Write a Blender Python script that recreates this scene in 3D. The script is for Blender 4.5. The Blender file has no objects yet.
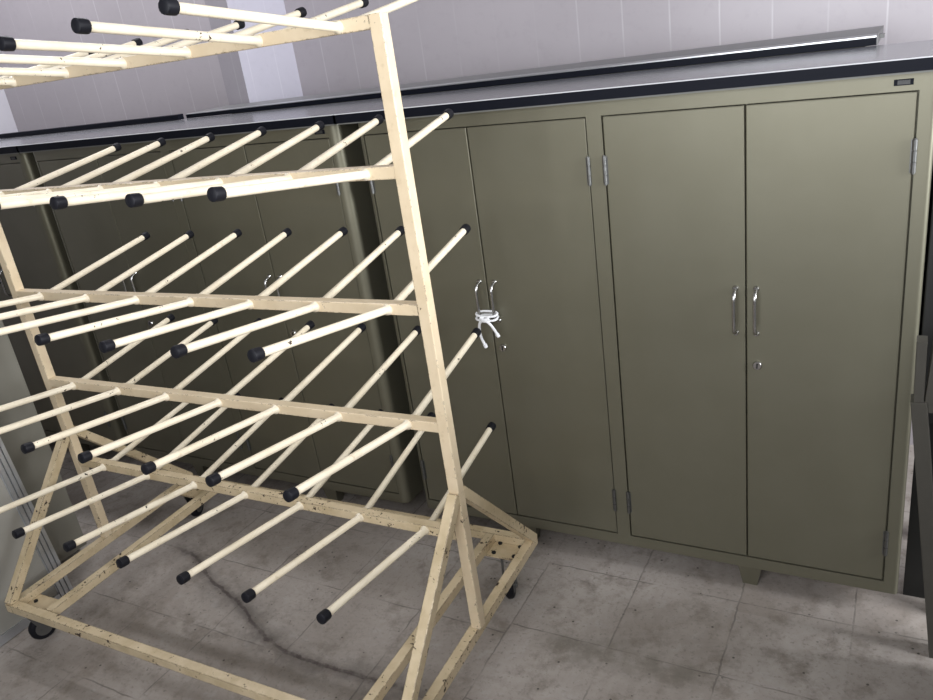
import bpy, bmesh, math, random
from mathutils import Vector, Matrix
random.seed(4)
SC = bpy.context.scene
COL = SC.collection
PI = math.pi

# ------------------------------------------------------------------ materials
def new_mat(name):
    m = bpy.data.materials.new(name); m.use_nodes = True
    nt = m.node_tree
    b = nt.nodes['Principled BSDF']
    return m, nt, b
def nd(nt, t, **kw):
    n = nt.nodes.new(t)
    for k, v in kw.items():
        if k in n.inputs: n.inputs[k].default_value = v
        else: setattr(n, k, v)
    return n
def math_n(nt, op, a, b=None, clamp=False):
    n = nt.nodes.new('ShaderNodeMath'); n.operation = op; n.use_clamp = clamp
    for i, v in enumerate((a, b)):
        if v is None: continue
        if isinstance(v, (int, float)): n.inputs[i].default_value = v
        else: nt.links.new(v, n.inputs[i])
    return n.outputs[0]
def smooth(nt, v, lo, hi, a=0.0, b=1.0):
    n = nt.nodes.new('ShaderNodeMapRange'); n.interpolation_type = 'SMOOTHSTEP'
    n.inputs['From Min'].default_value = lo; n.inputs['From Max'].default_value = hi
    n.inputs['To Min'].default_value = a; n.inputs['To Max'].default_value = b
    nt.links.new(v, n.inputs['Value']); return n.outputs[0]
def mix(nt, fac, a, b, mode='MIX'):
    n = nt.nodes.new('ShaderNodeMix'); n.data_type = 'RGBA'; n.blend_type = mode
    if isinstance(fac, (int, float)): n.inputs[0].default_value = fac
    else: nt.links.new(fac, n.inputs[0])
    for i, v in ((6, a), (7, b)):
        if isinstance(v, tuple): n.inputs[i].default_value = (*v, 1)
        else: nt.links.new(v, n.inputs[i])
    return n.outputs[2]
def noise(nt, vec, scale, detail=4, rough=.6):
    n = nd(nt, 'ShaderNodeTexNoise', Scale=scale, Detail=detail, Roughness=rough)
    nt.links.new(vec, n.inputs['Vector']); return n.outputs['Fac']
def position(nt):
    return nt.nodes.new('ShaderNodeNewGeometry').outputs['Position']
def bump(nt, b, h, strength, dist=.002):
    n = nd(nt, 'ShaderNodeBump', Strength=strength, Distance=dist)
    nt.links.new(h, n.inputs['Height']); nt.links.new(n.outputs[0], b.inputs['Normal'])

def simple(name, col, rough=.5, metal=0.0, var=.08, scale=30):
    m, nt, b = new_mat(name)
    p = position(nt)
    f = noise(nt, p, scale)
    lo = tuple(c*(1-var) for c in col); hi = tuple(min(1, c*(1+var)) for c in col)
    nt.links.new(mix(nt, f, lo, hi), b.inputs['Base Color'])
    b.inputs['Roughness'].default_value = rough; b.inputs['Metallic'].default_value = metal
    return m

def m_rack(name, edge, spots, A_=(.715, .585, .405), B_=(.655, .525, .35)):
    """cream paint; bare rusty metal along worn edges and in scattered spots"""
    m, nt, b = new_mat(name)
    p = position(nt)
    f1 = noise(nt, p, 85, 4, .65); f2 = noise(nt, p, 11, 3, .6); f3 = noise(nt, p, 240, 2)
    bv = nt.nodes.new('ShaderNodeBevel'); bv.samples = 4; bv.inputs['Radius'].default_value = .0045
    ge = nt.nodes.new('ShaderNodeNewGeometry')
    dt = nt.nodes.new('ShaderNodeVectorMath'); dt.operation = 'DOT_PRODUCT'
    nt.links.new(bv.outputs[0], dt.inputs[0]); nt.links.new(ge.outputs['True Normal'], dt.inputs[1])
    em = smooth(nt, dt.outputs['Value'], .985, .90)
    s_ = math_n(nt, 'ADD', math_n(nt, 'MULTIPLY', f1, .75), math_n(nt, 'MULTIPLY', f2, .5))
    chip = math_n(nt, 'MAXIMUM', math_n(nt, 'MULTIPLY', em, smooth(nt, s_, edge, edge+.02)), smooth(nt, s_, spots, spots+.02))
    g = noise(nt, p, 14, 4)
    base = mix(nt, smooth(nt, g, .35, .7), A_, B_)
    base = mix(nt, smooth(nt, noise(nt, p, 40, 4), .6, .72, 0, .30), base, (.40, .29, .15))
    c = mix(nt, chip, base, (.045, .026, .017))
    nt.links.new(c, b.inputs['Base Color'])
    nt.links.new(smooth(nt, chip, 0, 1, .36, .8), b.inputs['Roughness'])
    bump(nt, b, math_n(nt, 'SUBTRACT', f3, chip), .2, .0005)
    return m

def m_olive():
    m, nt, b = new_mat('olive_hammered_enamel')
    p = position(nt)
    f = noise(nt, p, 5, 3); g = noise(nt, p, 420, 2)
    c = mix(nt, smooth(nt, f, .3, .7), (.180, .170, .122), (.191, .181, .132))
    c = mix(nt, smooth(nt, noise(nt, p, 60, 5, .7), .68, .75, 0, .25), c, (.09, .085, .06))
    nt.links.new(c, b.inputs['Base Color'])
    b.inputs['Coat Weight'].default_value = .18; b.inputs['Coat Roughness'].default_value = .16
    b.inputs['Metallic'].default_value = .60
    b.inputs['Roughness'].default_value = .44
    bump(nt, b, g, .06, .0004)
    return m

def m_floor():
    m, nt, b = new_mat('worn_stone_tile')
    p = position(nt)
    sx = nt.nodes.new('ShaderNodeSeparateXYZ'); nt.links.new(p, sx.inputs[0])
    X, Y = sx.outputs[0], sx.outputs[1]
    T = .3075
    def line(v, off, w):
        a = math_n(nt, 'FRACT', math_n(nt, 'DIVIDE', math_n(nt, 'SUBTRACT', v, off), T))
        d = math_n(nt, 'ABSOLUTE', math_n(nt, 'SUBTRACT', a, .5))
        return smooth(nt, d, .5-w/T, .5-.3*w/T)
    wob = math_n(nt, 'MULTIPLY', math_n(nt, 'SUBTRACT', noise(nt, p, 18, 3), .5), .012)
    Xw = math_n(nt, 'ADD', X, wob); Yw = math_n(nt, 'ADD', Y, wob)
    gl = math_n(nt, 'MAXIMUM', line(Xw, -.481-.15375*0, .0035), line(math_n(nt, 'SUBTRACT', Yw, math_n(nt, 'MULTIPLY', math_n(nt, 'GREATER_THAN', X, .4415), .042)), -.718, .0035))
    vis = smooth(nt, noise(nt, p, 5.5, 3), .38, .60, .12, 1)
    grout = math_n(nt, 'MULTIPLY', gl, vis)
    # every slab its own tone
    cx = math_n(nt, 'FLOOR', math_n(nt, 'DIVIDE', math_n(nt, 'SUBTRACT', X, -.481), T))
    cy = math_n(nt, 'FLOOR', math_n(nt, 'DIVIDE', math_n(nt, 'SUBTRACT', Y, -.718), T))
    cb = nt.nodes.new('ShaderNodeCombineXYZ'); nt.links.new(cx, cb.inputs[0]); nt.links.new(cy, cb.inputs[1])
    wn = nt.nodes.new('ShaderNodeTexWhiteNoise'); nt.links.new(cb.outputs[0], wn.inputs[0])
    big = noise(nt, p, 2.2, 5, .65); mid = noise(nt, p, 9, 6, .7); fine = noise(nt, p, 70, 4, .7)
    c = mix(nt, smooth(nt, big, .3, .72), (.265, .226, .196), (.42, .375, .342))
    c = mix(nt, math_n(nt, 'MULTIPLY', wn.outputs[0], .30), c, (.44, .40, .37))
    c = mix(nt, smooth(nt, mid, .46, .70, 0, .75), c, (.18, .15, .123))
    c = mix(nt, smooth(nt, mid, .46, .28, 0, .30), c, (.50, .475, .46))
    c = mix(nt, smooth(nt, fine, .52, .72, 0, .6), c, (.16, .14, .12))
    # pits and specks
    vo = nd(nt, 'ShaderNodeTexVoronoi', Scale=30.0); nt.links.new(p, vo.inputs['Vector'])
    sp = math_n(nt, 'MULTIPLY', smooth(nt, vo.outputs['Distance'], .13, .08), smooth(nt, noise(nt, p, 9, 2), .48, .58))
    c = mix(nt, math_n(nt, 'MULTIPLY', sp, .85), c, (.05, .043, .036))
    # thin cracks
    vc = nd(nt, 'ShaderNodeTexVoronoi', Scale=3.4, feature='DISTANCE_TO_EDGE')
    dv = nt.nodes.new('ShaderNodeVectorMath'); dv.operation = 'ADD'
    nn = nd(nt, 'ShaderNodeTexNoise', Scale=6.0, Detail=4.0); nt.links.new(p, nn.inputs['Vector'])
    sc_ = nt.nodes.new('ShaderNodeVectorMath'); sc_.operation = 'SCALE'; sc_.inputs['Scale'].default_value = .25
    nt.links.new(nn.outputs['Color'], sc_.inputs[0]); nt.links.new(p, dv.inputs[0]); nt.links.new(sc_.outputs[0], dv.inputs[1])
    nt.links.new(dv.outputs[0], vc.inputs['Vector'])
    ck = math_n(nt, 'MULTIPLY', smooth(nt, vc.outputs['Distance'], .012, .003), smooth(nt, noise(nt, p, 2.6, 2), .58, .66))
    c = mix(nt, math_n(nt, 'MULTIPLY', ck, .2), c, (.07, .06, .05))
    c = mix(nt, math_n(nt, 'MULTIPLY', grout, .58), c, (.10, .088, .078))
    # the black curved scuff under the rack and the dark seam it runs into
    fc = nt.nodes.new('ShaderNodeFloatCurve')
    x0, x1, y0, y1 = -1.15, .55, -.80, -.36
    pts = [(-1.15, -.44), (-1.03, -.418), (-.90, -.42), (-.79, -.462), (-.70, -.512), (-.58, -.553), (-.465, -.591), (-.36, -.648), (-.25, -.692), (-.15, -.712), (.27, -.706), (.55, -.706)]
    cur = fc.mapping.curves[0]
    cur.points[0].location = ((pts[0][0]-x0)/(x1-x0), (pts[0][1]-y0)/(y1-y0))
    cur.points[1].location = ((pts[-1][0]-x0)/(x1-x0), (pts[-1][1]-y0)/(y1-y0))
    for q in pts[1:-1]: cur.points.new((q[0]-x0)/(x1-x0), (q[1]-y0)/(y1-y0))
    fc.mapping.update()
    nt.links.new(math_n(nt, 'DIVIDE', math_n(nt, 'SUBTRACT', X, x0), x1-x0), fc.inputs['Value'])
    yc = math_n(nt, 'ADD', math_n(nt, 'MULTIPLY', fc.outputs[0], y1-y0), y0)
    dd = math_n(nt, 'ABSOLUTE', math_n(nt, 'ADD', math_n(nt, 'SUBTRACT', Y, yc), math_n(nt, 'MULTIPLY', math_n(nt, 'SUBTRACT', noise(nt, p, 25, 4), .5), .03)))
    rng = math_n(nt, 'MULTIPLY', smooth(nt, X, -1.02, -.88), smooth(nt, X, .36, .24))
    core = math_n(nt, 'MULTIPLY', math_n(nt, 'ADD', math_n(nt, 'MULTIPLY', smooth(nt, dd, .034, .006), .45), math_n(nt, 'MULTIPLY', smooth(nt, dd, .010, .003), .55)), rng)
    halo = math_n(nt, 'MULTIPLY', math_n(nt, 'MULTIPLY', smooth(nt, dd, .11, .0), rng), smooth(nt, noise(nt, p, 11, 5, .7), .35, .65, .1, .75))
    c = mix(nt, halo, c, (.13, .115, .10))
    c = mix(nt, math_n(nt, 'MULTIPLY', core, smooth(nt, noise(nt, p, 14, 5), .28, .6, .25, .9)), c, (.045, .03, .027))
    # brown smear right of the rack
    ys = math_n(nt, 'ABSOLUTE', math_n(nt, 'ADD', math_n(nt, 'SUBTRACT', Y, -.395), math_n(nt, 'MULTIPLY', math_n(nt, 'SUBTRACT', noise(nt, p, 8, 4), .5), .12)))
    sm = math_n(nt, 'MULTIPLY', math_n(nt, 'MULTIPLY', smooth(nt, ys, .075, .01), smooth(nt, X, .50, .65)), smooth(nt, X, 1.08, .98))
    c = mix(nt, math_n(nt, 'MULTIPLY', sm, smooth(nt, noise(nt, p, 22, 4), .3, .6, .2, .7)), c, (.165, .145, .12))
    nt.links.new(c, b.inputs['Base Color'])
    b.inputs['Roughness'].default_value = .62
    h = math_n(nt, 'SUBTRACT', math_n(nt, 'MULTIPLY', fine, .5), grout)
    bump(nt, b, h, .35, .0025)
    return m

def m_wall(name, axis, col, off=-.06):
    m, nt, b = new_mat(name)
    p = position(nt)
    sx = nt.nodes.new('ShaderNodeSeparateXYZ'); nt.links.new(p, sx.inputs[0])
    U, Z = sx.outputs[axis], sx.outputs[2]
    def line(v, o, t, w):
        a = math_n(nt, 'FRACT', math_n(nt, 'DIVIDE', math_n(nt, 'SUBTRACT', v, o-t/2), t))
        d = math_n(nt, 'ABSOLUTE', math_n(nt, 'SUBTRACT', a, .5))
        return smooth(nt, d, w/t, .35*w/t)
    lv = math_n(nt, 'MULTIPLY', line(U, off, .1735, .004), smooth(nt, noise(nt, p, 2.5, 3), .35, .65, .05, .6))
    lh = math_n(nt, 'MULTIPLY', line(Z, 1.62, .36, .004), .0)
    g = math_n(nt, 'MAXIMUM', lv, lh)
    n1 = noise(nt, p, 1.7, 4); n2 = noise(nt, p, 26, 5, .7)
    c = mix(nt, smooth(nt, n1, .3, .7), tuple(k*.93 for k in col), col)
    c = mix(nt, smooth(nt, n2, .5, .75, 0, .22), c, tuple(k*.72 for k in col))
    c = mix(nt, math_n(nt, 'MULTIPLY', g, .36), c, (.82, .81, .83))
    nt.links.new(c, b.inputs['Base Color'])
    b.inputs['Roughness'].default_value = .36
    bump(nt, b, math_n(nt, 'SUBTRACT', math_n(nt, 'MULTIPLY', n2, .2), g), .25, .001)
    return m

M = {}
M['rack'] = m_rack('chipped_cream_paint', .645, .80)
M['rack_low'] = m_rack('rusting_cream_paint', .555, .735, (.63, .51, .335), (.52, .41, .25))
M['peg'] = m_rack('cream_peg_paint', .80, .785, (.83, .735, .57), (.77, .67, .50))
M['rubber'] = simple('black_rubber', (.008, .008, .011), .5)
M['rubber'].node_tree.nodes['Principled BSDF'].inputs['Specular IOR Level'].default_value = .2
M['olive'] = m_olive()
M['chrome'] = simple('worn_chrome', (.50, .49, .48), .25, 1.0, .12, 90)
M['steel'] = simple('dull_steel', (.17, .17, .165), .42, .9, .15, 60)
M['underlip'] = simple('grey_under_edge', (.16, .16, .15), .6, 0, .06, 60)
M['tarnish'] = simple('tarnished_plate', (.05, .05, .05), .45, .3, .5, 200)
M['dark'] = simple('dark_slot', (.01, .01, .01), .8)
M['slab'] = simple('dull_grey_slab', (.15, .148, .15), .42, 0, .06, 50)
M['laminate'] = simple('grey_laminate', (.175, .175, .19), .20, 0, .06, 50)
M['edge'] = simple('black_edge_band', (.006, .007, .012), .5)
M['edge'].node_tree.nodes['Principled BSDF'].inputs['Specular IOR Level'].default_value = .10
M['litlip'] = simple('highlit_worktop_lip', (.62, .62, .64), .35, 0, .06, 60)  # pale tone stands for light caught on the worktop's front edge
M['lip'] = simple('aluminium_lip', (.50, .51, .52), .3, .9, .06, 60)
M['floor'] = m_floor()
M['wall_x'] = m_wall('lilac_tile', 0, (.385, .352, .372))
M['wall_y'] = m_wall('lilac_tile_lit', 1, (.60, .58, .625), .2)  # left wall: same tile, lighter, its light put into the colour
M['pillar'] = m_wall('darker_lilac_tile', 0, (.30, .277, .30), -1.13)  # column front, toned darker than the back wall
M['pillar_y'] = m_wall('pillar_tile_lit', 1, (.50, .48, .545), .71)  # column side: light on the right-facing face painted into the tile
M['plaster'] = simple('grey_plaster', (.24, .24, .24), .8, 0, .04, 6)
M['cord'] = simple('white_cotton', (.85, .85, .86), .85, 0, .08, 300)
M['paleboard'] = simple('pale_grey_board', (.31, .295, .26), .6, 0, .10, 5)
M['lockergrey'] = simple('grey_locker_paint', (.235, .222, .185), .55, 0, .10, 5)
M['alu'] = simple('aluminium_profile', (.55, .56, .58), .33, .8, .06, 40)
M['gap_black'] = simple('gap_black', (.010, .010, .009), .5)  # black standing for the shade in the gap
M['dimsteel'] = simple('grey_olive_steel', (.080, .074, .062), .5, .2, .1, 30)
M['blackplate'] = simple('black_plate', (.012, .012, .012), .35)
m, nt, b = new_mat('window_glass')
b.inputs['Transmission Weight'].default_value = 1; b.inputs['Roughness'].default_value = 0; b.inputs['IOR'].default_value = 1.45
M['glass'] = m
M['frame_white'] = simple('white_window_frame', (.75, .75, .74), .5)

# ------------------------------------------------------------------ mesh helpers
def BM(): return bmesh.new()
def add_box(bm, lo, hi):
    lo, hi = Vector(lo), Vector(hi)
    v = [bm.verts.new((x, y, z)) for z in (lo.z, hi.z) for y in (lo.y, hi.y) for x in (lo.x, hi.x)]
    for f in ((0, 2, 3, 1), (4, 5, 7, 6), (0, 1, 5, 4), (1, 3, 7, 5), (3, 2, 6, 7), (2, 0, 4, 6)):
        bm.faces.new([v[i] for i in f])
def add_prism(bm, poly, z0, z1):
    a = [bm.verts.new((x, y, z0)) for x, y in poly]; b_ = [bm.verts.new((x, y, z1)) for x, y in poly]
    n = len(poly)
    bm.faces.new(a[::-1]); bm.faces.new(b_)
    for i in range(n): bm.faces.new((a[i], a[(i+1) % n], b_[(i+1) % n], b_[i]))
def frame_of(d, up=Vector((0, 0, 1))):
    d = d.normalized()
    if abs(d.dot(up)) > .98: up = Vector((1, 0, 0))
    x = up.cross(d).normalized(); y = d.cross(x).normalized()
    return x, y
def add_rings(bm, rings, closed_ends=True):
    vs = [[bm.verts.new(p) for p in r] for r in rings]
    n = len(vs[0])
    for a, b_ in zip(vs, vs[1:]):
        for i in range(n): bm.faces.new((a[i], a[(i+1) % n], b_[(i+1) % n], b_[i]))
    if closed_ends:
        bm.faces.new(vs[0][::-1]); bm.faces.new(vs[-1])
def add_tube(bm, pts, radii, n=12):
    pts = [Vector(p) for p in pts]
    if isinstance(radii, (int, float)): radii = [radii]*len(pts)
    rings = []; px = None
    for i, p in enumerate(pts):
        d = (pts[min(i+1, len(pts)-1)] - pts[max(i-1, 0)]).normalized()
        if px is None: x, y = frame_of(d)
        else:
            x = (px - d*px.dot(d)).normalized(); y = d.cross(x)
        px = x
        rings.append([p + x*math.cos(2*PI*k/n)*radii[i] + y*math.sin(2*PI*k/n)*radii[i] for k in range(n)])
    add_rings(bm, rings)
def add_square_tube(bm, a, b_, w, h=None, up=Vector((0, 0, 1)), r=.0035):
    """bar of section w (sideways) x h with softened corners"""
    h = h or w; a, b_ = Vector(a), Vector(b_)
    x, y = frame_of(b_-a, up)
    r = min(r, .0022)
    sec = []
    for sx, sy in ((1, 1), (-1, 1), (-1, -1), (1, -1)):
        cx, cy = sx*(w/2-r), sy*(h/2-r)
        a0 = math.atan2(sy, sx)
        for k in (-1, 0, 1):
            t = a0 + k*PI/4
            sec.append((cx+r*math.cos(t), cy+r*math.sin(t)))
    add_rings(bm, [[p + x*u + y*v for u, v in sec] for p in (a, b_)])
def obj(name, bm, mat, parent=None, loc=None, smooth_=False, bevel=0, matrix=None):
    bmesh.ops.recalc_face_normals(bm, faces=bm.faces)
    me = bpy.data.meshes.new(name); bm.to_mesh(me); bm.free()
    if smooth_:
        for f in me.polygons: f.use_smooth = True
        try: me.set_sharp_from_angle(angle=math.radians(40))
        except Exception: pass
    o = bpy.data.objects.new(name, me); COL.objects.link(o)
    for mm in (mat if isinstance(mat, (list, tuple)) else [mat]): me.materials.append(mm)
    if parent: o.parent = parent
    if loc is not None: o.location = loc
    if bevel:
        md = o.modifiers.new('bevel', 'BEVEL'); md.width = bevel; md.segments = 2; md.limit_method = 'ANGLE'
    return o
def empty(name, loc, rz, label, cat, group=None):
    o = bpy.data.objects.new(name, None); COL.objects.link(o)
    o.empty_display_size = .1
    o.location = loc; o.rotation_euler = (0, 0, rz)
    tag(o, label, cat, group); return o
def tag(o, label, cat, group=None):
    o['label'] = label; o['category'] = cat
    if group: o['group'] = group
    return o
def structure(o):
    o['kind'] = 'structure'; return o
def box_obj(name, lo, hi, mat, parent=None, bevel=0):
    bm = BM(); add_box(bm, lo, hi); return obj(name, bm, mat, parent, bevel=bevel)

# ------------------------------------------------------------------ room shell
XL, XR, YB, YF, ZC = -3.287, 4.2, 1.02, -2.75, 3.0
structure(box_obj('floor', (XL-.1, YF-.1, -.1), (XR+.1, YB+.1, 0), M['floor']))
structure(box_obj('ceiling', (XL-.1, YF-.1, ZC), (XR+.1, YB+.1, ZC+.1), M['plaster']))
structure(box_obj('wall_back', (XL-.1, YB, 0), (XR+.1, YB+.1, ZC), M['wall_x']))
structure(box_obj('wall_left', (XL-.1, YF, 0), (XL, YB, ZC), M['wall_y']))
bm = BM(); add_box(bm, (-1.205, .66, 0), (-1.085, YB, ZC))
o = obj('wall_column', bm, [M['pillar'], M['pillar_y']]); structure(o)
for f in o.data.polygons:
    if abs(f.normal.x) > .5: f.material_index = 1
def wall_with_opening(name, axis, at, span, op, mat, thick=.1):
    """wall in plane axis=at, spanning span, with opening (u0,u1,z0,z1)"""
    u0, u1, z0, z1 = op; bm = BM()
    for a0, a1, c0, c1 in ((span[0], u0, 0, ZC), (u1, span[1], 0, ZC), (u0, u1, 0, z0), (u0, u1, z1, ZC)):
        if axis == 'x': add_box(bm, (at, a0, c0), (at+thick, a1, c1))
        else: add_box(bm, (a0, at-thick, c0), (a1, at, c1))
    return structure(obj(name, bm, mat))
W1 = (-1.35, .30, 1.10, 2.80)       # window in the right wall: y0,y1,z0,z1
W2 = (.10, 2.30, 1.20, 2.65)         # window behind the camera: x0,x1,z0,z1
structure(box_obj('side_light_blocker', (1.62, -2.2, 0), (1.72, -.16, 1.20), M['plaster']))  # unseen low block added to shade the lower rack, cabinets and floor
wall_with_opening('wall_right', 'x', XR, (YF, YB), W1, M['plaster'])
wall_with_opening('wall_front', 'y', YF, (XL, XR), W2, M['plaster'])
def window(name, axis, at, op):
    u0, u1, z0, z1 = op; bm = BM(); t = .05
    parts = [(u0, u1, z0, z0+t), (u0, u1, z1-t, z1), (u0, u0+t, z0+t, z1-t), (u1-t, u1, z0+t, z1-t), ((u0+u1)/2-t/2, (u0+u1)/2+t/2, z0+t, z1-t)]
    for a0, a1, c0, c1 in parts:
        if axis == 'x': add_box(bm, (at+.03, a0, c0), (at+.08, a1, c1))
        else: add_box(bm, (a0, at-.08, c0), (a1, at-.03, c1))
    return structure(obj(name, bm, M['frame_white']))
window('window_1', 'x', XR, W1)
window('window_2', 'y', YF, W2)

# ------------------------------------------------------------------ steel cabinets
ZO, ZB, ZT, ZH = .086, .1243, 1.4355, 1.478
XA, XBm, XC, XD, XE, XF, XG = .0218, .3795, .7375, .7822, 1.1392, 1.5009, 1.538
DEP = .40
def make_cabinet(loc, label, over=.02, rc=.012):
    root = empty('storage_cabinet', loc, 0, label, 'cabinet', 'olive steel storage cabinets along the wall')
    bm = BM()
    # end stiles with rounded front corners carry on as the side panels
    def arc(cx, s, r):
        return [(cx+s*r*math.cos(t), r-r*math.sin(t)) for t in [k*PI/2/6 for k in range(7)]]
    left = [(XA-.0015, .022), (.012, .022), (.012, DEP), (0, DEP)] + arc(.0205, -1, .0205) + [(XA-.0015, 0)]
    add_prism(bm, left, ZO, ZH)
    right = [(XF+.0015, .022), (XG-.012, .022), (XG-.012, DEP), (XG, DEP)] + arc(XG-rc, 1, rc) + [(XF+.0015, 0)]
    add_prism(bm, right, ZO, ZH)
    add_box(bm, (XA-.0015, 0, ZT+.0015), (XF+.0015, .022, ZH))            # header rail
    add_box(bm, (XA-.0015, 0, ZO), (XF+.0015, .022, ZB-.0015))            # bottom rail
    add_box(bm, (XC+.0015, 0, ZB-.0015), (XD-.0015, .022, ZT+.0015))      # centre stile
    add_box(bm, (.012, .024, ZO), (XG-.012, DEP, ZH))                     # carcass behind the doors
    obj('body', bm, M['olive'], root, smooth_=True)
    for fx in (.40, 1.142):
        for fy in (.05, .34):
            b2 = BM(); w0, w1, d0, d1 = .036, .021, .03, .02
            add_rings(b2, [[Vector((fx+sx*w, fy+sy*d, z)) for sx, sy in ((-1, -1), (1, -1), (1, 1), (-1, 1))] for w, d, z in ((w1, d1, 0), (w1+.001, d1, .006), (w0, d0, ZO))])
            obj('foot', b2, M['olive'], root)
    gap = .0014
    for x0, x1, hinge, lock in ((XA, XBm, -1, 0), (XBm, XC, 1, 1), (XD, XE, -1, 0), (XE, XF, 1, 1)):
        d = box_obj('door', (x0+gap, .0015, ZB+gap), (x1-gap, .0215, ZT-gap), M['olive'], root, bevel=.0028)
        free = x1 if hinge < 0 else x0
        hx = free + hinge*.026
        # arched pull
        bmh = BM(); pts = []
        zt_, zb_ = .972, .847
        for k in range(15):
            t = k/14; z = zt_+(zb_-zt_)*t
            dy = .027*min(1, math.sin(PI*t)*2.3)**.35 if 0 < t < 1 else 0
            pts.append((hx, .0015-dy, z))
        add_tube(bmh, pts, .0048, 10)
        for z in (zt_, zb_): add_tube(bmh, [(hx, .0015, z), (hx, -.0045, z)], [.0085, .006], 12)
        obj('handle', bmh, M['chrome'], d, smooth_=True)
        if lock:
            lk = BM(); lx = x0+.029
            add_tube(lk, [(lx, .0015, .756), (lx, -.004, .756), (lx, -.006, .756)], [.0125, .012, .0105], 18)
            add_box(lk, (lx-.002, -.0068, .749), (lx+.002, -.0055, .763))
            lo = obj('lock', lk, [M['chrome'], M['dark']], d, smooth_=True)
            for f in list(lo.data.polygons)[-6:]: f.material_index = 1
        hxg = x0 if hinge < 0 else x1
        for z0 in (.215, 1.258):
            hb = BM()
            add_tube(hb, [(hxg, -.003, z0), (hxg, -.003, z0+.0235)], .0056, 10)
            add_tube(hb, [(hxg, -.003, z0+.0255), (hxg, -.003, z0+.0485)], .0056, 10); add_tube(hb, [(hxg, -.003, z0+.0505), (hxg, -.003, z0+.074)], .0056, 10)
            add_tube(hb, [(hxg, -.003, z0-.003), (hxg, -.003, z0+.077)], .0035, 8)
            add_box(hb, (min(hxg, hxg-hinge*.008), -.0002, z0), (max(hxg, hxg-hinge*.008), .001, z0+.074))
            obj('hinge', hb, M['steel'], d, smooth_=True)
    # nameplate on the header, right end
    npl = box_obj('nameplate', (1.452, -.0025, 1.4495), (1.490, .001, 1.4625), M['edge'], root)
    box_obj('nameplate_inlay', (1.459, -.0032, 1.4515), (1.4835, -.0022, 1.4605), M['tarnish'], npl)
    # worktop: laminate slab, black band round the edge, thin lips, the front one's highlight painted pale
    w0, w1, y0, y1 = -over, XG+.020, -.030, DEP+.005
    wt = box_obj('worktop', (w0+.002, y0+.002, ZH+.002), (w1-.002, y1, 1.5070), M['laminate'], root)
    eb = BM()
    add_box(eb, (w0, y0, ZH+.0015), (w1, y0+.003, 1.5050)); add_box(eb, (w0, y0, ZH+.0015), (w0+.003, y1, 1.5050)); add_box(eb, (w1-.003, y0, ZH+.0015), (w1, y1, 1.5050))
    obj('edge_band', eb, M['edge'], wt)
    lb = BM()
    add_tube(lb, [(w0, y0+.0015, 1.5056), (w1, y0+.0015, 1.5056)], .0018, 8)
    obj('front_lip', lb, M['litlip'], wt, smooth_=True)
    ub = BM(); add_box(ub, (w0+.004, y0+.002, ZH-.0025), (w1-.004, y0+.014, ZH+.002)); add_box(ub, (w0+.004, y0+.010, ZH-.0005), (w1-.004, y1-.005, ZH+.002))
    obj('under_lip', ub, M['underlip'], wt)
    return root
make_cabinet((-.070, 0, 0), 'olive green steel cabinet at the right, in front, white cord on its handles', .051)
make_cabinet((-1.682, 0, 0), 'olive green steel cabinet directly behind the middle of the peg rack', .029, .030)
make_cabinet((-3.275, 0, 0), 'dark olive steel cabinet at the far left, mostly behind the rack end post', -.002, .030)

# row of cabinets standing back to back behind the front ones: only its worktop clears them
bk = empty('storage_cabinet', (0, 0, 0), 0, 'long cabinet behind the others, showing only its slightly higher grey worktop', 'cabinet')
box_obj('body', (-.98, .432, 0), (1.30, .64, 1.507), M['olive'], bk)
bm = BM()
rings = []
for x, y0, y1, zt in ((-1.212, .412, .648, 1.5260), (1.328, .407, .755, 1.5345)):
    rings.append([Vector((x, y0, 1.5078)), Vector((x, y0, zt-.006)), Vector((x, y0+.003, zt-.001)), Vector((x, y0+.007, zt)), Vector((x, y1, zt)), Vector((x, y1, 1.5078))])
add_rings(bm, rings)
wt = obj('worktop', bm, M['slab'], bk, smooth_=True)
bm = BM()
add_rings(bm, [[Vector((x, y0-.0025, 1.5080)), Vector((x, y0-.0025, zt-l)), Vector((x, y0+.001, zt-l)), Vector((x, y0+.001, 1.5080))] for x, y0, zt, l in ((-1.212, .412, 1.5260, .003), (1.326, .407, 1.5345, .007))])
obj('edge_band', bm, M['edge'], wt)
bm = BM()
add_rings(bm, [[Vector((x, y0-.0035, zt-l)), Vector((x, y0-.0035, zt-l*.4)), Vector((x, y0+.004, zt+.001)), Vector((x, y0+.012, zt+.001)), Vector((x, y0+.012, zt-l))] for x, y0, zt, l in ((-1.212, .412, 1.5260, .003), (1.326, .407, 1.5345, .007))])
obj('front_lip', bm, M['lip'], wt, smooth_=True)
bm = BM()
add_box(bm, (1.326, .412, 1.508), (1.329, .75, 1.5348)); add_box(bm, (1.329, .52, 1.516), (1.340, .56, 1.526))
obj('end_trim', bm, M['steel'], wt)
bm = BM(); add_square_tube(bm, (-2.455, .385, 1.5190), (-1.216, .385, 1.5190), .03, .021)
o = obj('steel_bar', bm, M['edge']); tag(o, 'long black bar lying on the worktop, left of the pillar', 'bar')

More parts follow.
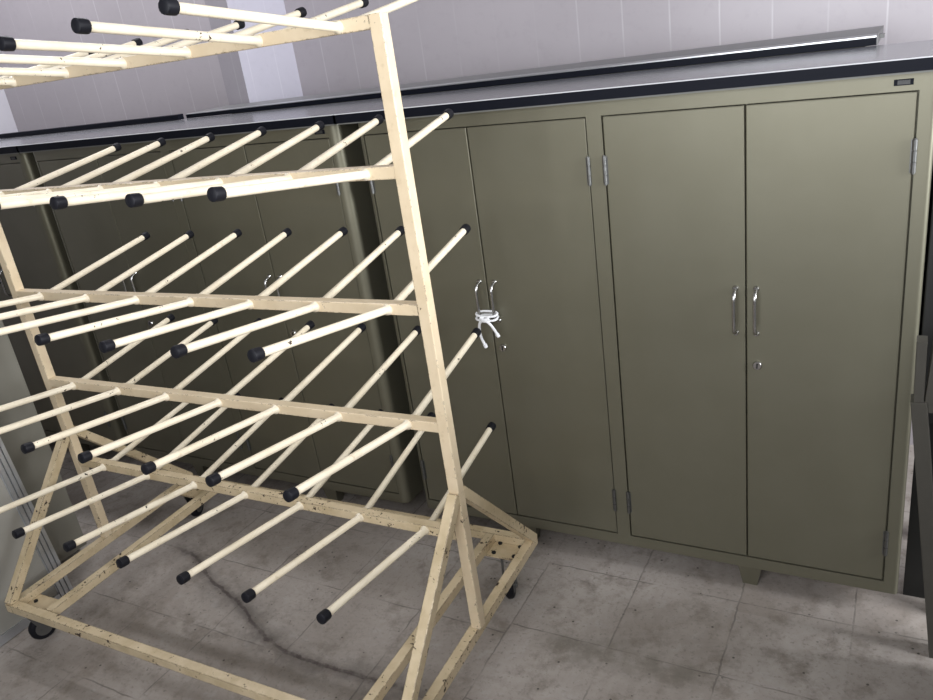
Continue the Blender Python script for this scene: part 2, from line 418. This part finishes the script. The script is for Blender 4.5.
# ------------------------------------------------------------------ peg rack on castors
PX, PY, TH = -.5087, -.606, .0181
W = .030
U0, U1 = -.5498, .9905          # outer faces of the two posts
VF, VB = -.394, .424
ZR = .1706                       # rail centre
ROWS = {1: {'u0': -0.4139, 's': 0.2162, 'za': 1.7253, 'zb': 1.7302, 'f': [(-0.0177, 0.128), (-0.0177, 0.128), (-0.0177, 0.128), (-0.0177, 0.128), (-0.0093, 0.1212), (-0.019, 0.1296), (-0.0248, 0.1332)], 'b': [(0.008, 0.1524), (0.0264, 0.1535), (0.008, 0.1524), (-0.0006, 0.1518), (0.0177, 0.1549), (-0.0114, 0.1493), (0.008, 0.1524)]}, 2: {'u0': -0.4166, 's': 0.2167, 'za': 1.4234, 'zb': 1.4272, 'f': [(-0.0137, 0.1316), (-0.0137, 0.1316), (-0.0137, 0.1316), (-0.0137, 0.1316), (-0.0089, 0.1325), (-0.0064, 0.1271), (-0.0259, 0.1352)], 'b': [(-0.0013, 0.1454), (-0.0086, 0.1508), (-0.007, 0.1523), (-0.0188, 0.1592), (-0.0162, 0.1582), (-0.0468, 0.161), (-0.0402, 0.1535)]}, 3: {'u0': -0.4047, 's': 0.2136, 'za': 1.1087, 'zb': 1.1103, 'f': [(-0.0088, 0.1532), (-0.0088, 0.1532), (-0.0088, 0.1532), (-0.0079, 0.1556), (-0.003, 0.1466), (-0.0017, 0.1498), (-0.0227, 0.1608)], 'b': [(0.0053, 0.1604), (0.0081, 0.1654), (0.0153, 0.1695), (0.0003, 0.1685), (0.0062, 0.1684), (-0.0136, 0.1665), (-0.0135, 0.1717)]}, 4: {'u0': -0.4005, 's': 0.2122, 'za': 0.8018, 'zb': 0.8036, 'f': [(-0.0128, 0.1554), (-0.0128, 0.1554), (-0.0247, 0.1508), (-0.007, 0.1573), (0.0072, 0.159), (-0.0219, 0.1575), (-0.0175, 0.1526)], 'b': [(0.0063, 0.1562), (0.0058, 0.1467), (-0.0002, 0.1551), (0.0231, 0.1553), (0.0043, 0.1541), (-0.0076, 0.157), (-0.0332, 0.1612)]}, 5: {'u0': -0.3925, 's': 0.21, 'za': 0.4973, 'zb': 0.4865, 'f': [(-0.0079, 0.1673), (-0.023, 0.1664), (-0.0031, 0.1745), (-0.0129, 0.1639), (-0.0036, 0.1672), (-0.0096, 0.1666), (0.0049, 0.165)], 'b': [(0.03, 0.1424), (0.0272, 0.1754), (0.0272, 0.1754), (0.0476, 0.1741), (0.0272, 0.1754), (-0.0038, 0.2063), (-0.0042, 0.1789)]}}
LEN = {-1: .4445, 1: .4257}
rack = empty('drying_rack', (PX, PY, 0), TH, 'cream painted steel drying rack with rows of black-capped pegs, on castors', 'rack')
ue0, ue1 = U0+W/2, U1-W/2
ur = ue1-.010                  # the right end of the base sits a touch inside the post
ZTOP = 1.728 + W/2
for u, zt in ((ue0, 1.7253+W/2-.001), (ue1, 1.7302+W/2)):
    bm = BM(); add_square_tube(bm, (u, 0, ZR+W/2), (u, 0, zt), W, W, up=Vector((0, 1, 0)), r=.003)
    obj('post', bm, M['rack'], rack)
for k, R_ in ROWS.items():
    bm = BM()
    def zz(u): return R_['za'] + (R_['zb']-R_['za'])*(u-R_['u0'])/(6*R_['s'])
    a, b_ = ue0+W/2-.0005, ue1-W/2+.0005
    add_square_tube(bm, (a, 0, zz(a)), (b_, 0, zz(b_)), W-.001, W-.002, r=.003)
    obj('crossbar', bm, M['rack_low'] if k >= 5 else M['rack'], rack)
    for i in range(7):
        u = R_['u0']+R_['s']*i; z = zz(u)
        for s, key in ((-1, 'f'), (1, 'b')):
            yaw, pit = R_[key][i]; L = LEN[s]
            d = Vector((math.cos(pit)*math.sin(yaw), s*math.cos(pit)*math.cos(yaw), math.sin(pit)))
            base = Vector((u, s*W/2, z)); tip = base + d*L
            bm = BM()
            # peg tube with its weld collar
            add_tube(bm, [base-d*.004, base+d*.003, base+d*.008, base+d*.3, tip-d*.004], [.0140, .0134, .0095, .0092, .0092], 14)
            pg = obj('peg', bm, M['peg'], rack, smooth_=True)
            bm = BM()
            add_tube(bm, [tip-d*.020, tip-d*.019, tip-d*.002, tip+d*.003, tip+d*.0045], [.0118, .0128, .0134, .0128, .0105], 14)
            obj('end_cap', bm, M['rubber'], pg, smooth_=True)
def rail(name, a, b_, up=Vector((0, 0, 1)), mat='rack_low', w=W, h=W):
    bm = BM(); add_square_tube(bm, a, b_, w, h, up, r=.003)
    return obj(name, bm, M[mat], rack)
cf, cb = VF+W/2, VB-W/2
rail('end_rail', (ue0, cf-W/2, ZR), (ue0, cb+W/2, ZR)); rail('end_rail', (ue1-.004, cf-W/2-.018, ZR), (ur-.003, cb+W/2, ZR))
rail('side_rail', (ue0+W/2, cf, ZR), (ue1-W/2, cf-.018, ZR)); rail('side_rail', (ue0+W/2, cb, ZR), (ur-W/2, cb, ZR))
ui0, ui1 = ue0+.165, ue1-.150
for u in (ui0, ui1): rail('inner_rail', (u, cf+W/2, ZR), (u, cb-W/2, ZR))
# leg braces from the foot of each post to the corners of the base
for u in (ue0, ue1):
    for v, s in ((cf, -1), (cb, 1)):
        rail('brace', (u, s*.012, .612), (u if u < 0 else ur, v+s*.004 - (.016 if u > 0 and s < 0 else 0), ZR+W/2-.002), up=Vector((1, 0, 0)), mat='rack_low', w=W-.001, h=W-.001)
# castor plates and castors in the corners
for su, u, ui in ((1, ue0, ui0), (-1, ur, ui1)):
    for sv, v in ((1, cf), (-1, cb)):
        lo = (min(u, ui), min(v, v+sv*.085), ZR-W/2-.005); hi = (max(u, ui), max(v, v+sv*.085), ZR-W/2)
        pl = box_obj('castor_plate', lo, hi, M['rack_low'], rack)
        kf = 1.0 if su > 0 else .50
        cx_, cy_ = (u*kf+ui*(1-kf)), v+sv*(.028 if su > 0 else .045)
        bm = BM()
        for dx in (-.035, .035):
            for dy in (-.025, .025): add_tube(bm, [(cx_+dx, cy_+dy, hi[2]-.001), (cx_+dx, cy_+dy, hi[2]+.005)], .007, 6)
        for q_ in [0]: pass
        obj('bolt', bm, M['dark'], pl)
        ang = {(1, 1): 1.25, (1, -1): 1.9, (-1, 1): 2.2, (-1, -1): -1.25}[(su, sv)]
        c_, s_ = math.cos(ang), math.sin(ang)
        def L2(x, y, z): return Vector((cx_+c_*x-s_*y, cy_+s_*x+c_*y, z))
        zp = ZR-W/2-.005
        bm = BM()
        add_tube(bm, [L2(0, 0, zp), L2(0, 0, zp-.012), L2(0, 0, zp-.020)], [.024, .026, .018], 16)
        for sy in (-1, 1):
            p = [L2(-.016, sy*.018, zp-.014), L2(.018, sy*.018, zp-.014), L2(.040, sy*.018, .040), L2(.022, sy*.018, .034)]
            q2 = [L2(-.016, sy*.0215, zp-.014), L2(.018, sy*.0215, zp-.014), L2(.040, sy*.0215, .040), L2(.022, sy*.0215, .034)]
            add_rings(bm, [p, q2])
        add_rings(bm, [[L2(x, y, z) for x, y in ((-.016, -.0215), (.02, -.0215), (.02, .0215), (-.016, .0215))] for z in (zp-.018, zp-.013)])
        cs = obj('castor', bm, M['steel'], rack)
        bm = BM()
        wc = (.028, .044)
        rr = [(-.0140, .024), (-.0140, .034), (-.012, .039), (-.006, .0435), (.006, .0435), (.012, .039), (.0140, .034), (.0140, .024)]
        rings = [[L2(wc[0]+r_*math.cos(2*PI*k/24), y_, wc[1]+r_*math.sin(2*PI*k/24)) for k in range(24)] for y_, r_ in rr]
        add_rings(bm, rings)
        obj('wheel', bm, M['rubber'], cs, smooth_=True)
        bm = BM(); add_tube(bm, [L2(wc[0], -.023, wc[1]), L2(wc[0], .023, wc[1])], .0085, 12); add_tube(bm, [L2(wc[0], -.0145, wc[1]), L2(wc[0], .0145, wc[1])], .0265, 20)
        obj('axle', bm, M['steel'], cs, smooth_=True)

# ------------------------------------------------------------------ cord tied round two handles
def spline(pts, n=8):
    P = [Vector(p) for p in pts]; out = []
    for i in range(len(P)-1):
        p0, p1, p2, p3 = P[max(i-1, 0)], P[i], P[i+1], P[min(i+2, len(P)-1)]
        for k in range(n):
            t = k/n
            out.append(.5*((2*p1)+(p2-p0)*t+(2*p0-5*p1+4*p2-p3)*t*t+(-p0+3*p1-3*p2+p3)*t**3))
    out.append(P[-1]); return out
hx0, hx1 = -.070+XBm-.026, -.070+XBm+.026
bm = BM(); zc = .875; e = .013
loop = []
for k in range(25):
    t = 2*PI*k/24
    loop.append(((hx0+hx1)/2 + (abs(math.cos(t))**.6)*math.copysign(1, math.cos(t))*((hx1-hx0)/2+e*.75), -.020 - .0132*math.sin(t) - .004, zc-.004*math.sin(t) + .002))
add_tube(bm, loop, .0036, 8)
loop2 = [(x, y-.003*(1 if y < -.02 else -1), z-.0125) for x, y, z in loop]
add_tube(bm, loop2, .0036, 8)
mx = (hx0+hx1)/2
add_tube(bm, spline([(mx-.014, -.040, zc-.006), (mx, -.045, zc-.012), (mx+.014, -.041, zc-.006)]), .007, 8)
add_tube(bm, spline([(mx+.004, -.044, zc-.010), (mx-.016, -.044, zc-.020), (mx-.026, -.036, zc-.045), (mx-.0285, -.028, zc-.075), (mx-.022, -.022, zc-.105)]), .0043, 8)
add_tube(bm, spline([(mx-.004, -.044, zc-.010), (mx+.014, -.044, zc-.020), (mx+.024, -.036, zc-.042), (mx+.031, -.028, zc-.066)]), .0043, 8)
add_tube(bm, [(mx-.0225, -.0225, zc-.101), (mx-.0195, -.021, zc-.113)], [.0065, .0055], 8)
add_tube(bm, [(mx+.029, -.029, zc-.061), (mx+.033, -.027, zc-.071)], [.0065, .0055], 8)
o = obj('cord', bm, M['cord'], smooth_=True); tag(o, 'white cotton cord knotted around two chrome cabinet handles', 'cord')

# ------------------------------------------------------------------ left: grey locker and aluminium framed panel against it
lk = empty('grey_locker', (-1.645, -1.12, 0), 0, 'pale grey tall side of a cupboard at the left edge behind the aluminium frame', 'cupboard')
box_obj('body', (-.32, -.48, .03), (.32, .58, 1.62), M['lockergrey'], lk, bevel=.004)
box_obj('plinth', (-.30, -.46, 0), (.24, .45, .03), M['dark'], lk)
ap = empty('framed_panel', (-1.138, -1.18, 0), 0, 'leaning panel with grey aluminium frame at the lower left beside the rack base', 'panel')
lean = math.atan2(.128, 1.0)
def lp(x, y, z):      # panel space (x = thickness outward, z = up along the panel) to local
    return Vector((x*math.cos(lean)-z*math.sin(lean), y, x*math.sin(lean)+z*math.cos(lean)))
def pbox(name, x0, x1, y0, y1, z0, z1, mat, parent):
    bm = BM()
    add_rings(bm, [[lp(x0, y0, z), lp(x1, y0, z), lp(x1, y1, z), lp(x0, y1, z)] for z in (z0, z1)])
    return obj(name, bm, mat, parent)
H = .96
pbox('infill', -.022, -.012, -.41, .41, .03, H-.03, M['paleboard'], ap)
for ya, yb in ((.385, .437), (-.437, -.385)):
    bm = BM()
    n3 = (yb-ya)/3
    for k in range(3):
        y0, y1 = ya+k*n3+.002, ya+(k+1)*n3-.003
        add_rings(bm, [[lp(x, y, z) for x, y in ((-.026, y0), (0, y0), (0, y1), (-.026, y1))] for z in (0.004, H)])
    add_rings(bm, [[lp(x, y, z) for x, y in ((-.030, ya), (-.010, ya), (-.010, yb), (-.030, yb))] for z in (0.004, H)])
    obj('stile', bm, M['alu'], ap)
pbox('bottom_rail', -.028, -.004, -.385, .385, .004, .035, M['alu'], ap)
pbox('top_rail', -.028, -.004, -.385, .385, H-.04, H, M['alu'], ap)

# ------------------------------------------------------------------ right: dark steel trestle close to the cabinet corner
tr = empty('steel_trestle', (1.612, -.10, 0), 0, 'dark grey steel trestle with splayed leg at the right edge beside the cabinet', 'trestle')
for s in (-1, 1):
    bm = BM()
    add_square_tube(bm, (s*.135, 0, .745), (s*.045, 0, .002), .034, .05, up=Vector((0, 1, 0)), r=.003)
    obj('leg', bm, M['dimsteel'], tr)
    bm = BM()
    add_square_tube(bm, (s*.135, 0, .742), (s*.138, 0, .897), .022, .04, up=Vector((0, 1, 0)), r=.003)
    add_square_tube(bm, (s*.112, 0, .742), (s*.104, 0, .897), .022, .04, up=Vector((0, 1, 0)), r=.003)
    obj('upright', bm, M['dimsteel'], tr)
bm = BM(); add_square_tube(bm, (-.12, 0, .73), (.12, 0, .73), .03, .03); obj('crosspiece', bm, M['dimsteel'], tr)

du = empty('dark_gap_filler', (1.474, .016, 0), 0, 'added black box filling the dark gap right of the green cabinet', 'cupboard')  # black box added to make the gap beside the cabinet dark
box_obj('body', (0, 0, .62), (.62, .42, 1.465), M['gap_black'], du, bevel=.003)
box_obj('gap_panel', (.01, .10, 0), (.61, .12, .62), M['gap_black'], du)  # dark sheet in place of the shaded wall and floor behind
for lx in (.14, .58):
    for ly in (.04, .38): box_obj('leg', (lx-.02, ly-.02, 0), (lx+.02, ly+.02, .62), M['gap_black'], du)

# ------------------------------------------------------------------ light
w = bpy.data.worlds.new('world'); SC.world = w; w.use_nodes = True
w.node_tree.nodes['Background'].inputs[0].default_value = (.70, .80, 1.0, 1)
w.node_tree.nodes['Background'].inputs[1].default_value = .6
def area(name, loc, rot, sx, sy, power, col):
    l = bpy.data.lights.new(name, 'AREA'); l.shape = 'RECTANGLE'; l.size = sx; l.size_y = sy; l.energy = power; l.color = col
    o = bpy.data.objects.new(name, l); COL.objects.link(o); o.location = loc; o.rotation_euler = rot
    return o
area('daylight_side', (XR+.02, (W1[0]+W1[1])/2, (W1[2]+W1[3])/2), (0, PI/2, 0), W1[3]-W1[2]-.1, W1[1]-W1[0]-.1, 235, (.93, .96, 1.0))
area('back_wall_fill', (-1.9, .30, ZC-.06), (0, 0, 0), 2.2, .12, 32, (.95, .96, 1.0))  # added fill lamp without a fixture, brightens the left of the back wall
area('daylight_front', ((W2[0]+W2[1])/2, YF-.02, (W2[2]+W2[3])/2), (PI/2, 0, 0), W2[1]-W2[0]-.1, W2[3]-W2[2]-.1, 66, (.95, .97, 1.0))

# ------------------------------------------------------------------ camera
cam = bpy.data.cameras.new('camera'); co = bpy.data.objects.new('camera', cam); COL.objects.link(co)
co.location = (1.4296, -2.0433, 1.6912); co.rotation_euler = (1.1867, .1360, .4854)
cam.sensor_fit = 'HORIZONTAL'; cam.sensor_width = 36; cam.lens = 794.405/933*36
cam.clip_start = .02
SC.camera = co
vs = SC.view_settings
vs.view_transform = 'Standard'; vs.look = 'None'; vs.gamma = 1; vs.use_curve_mapping = False; vs.exposure = 0.10
SC.cycles.max_bounces = 8
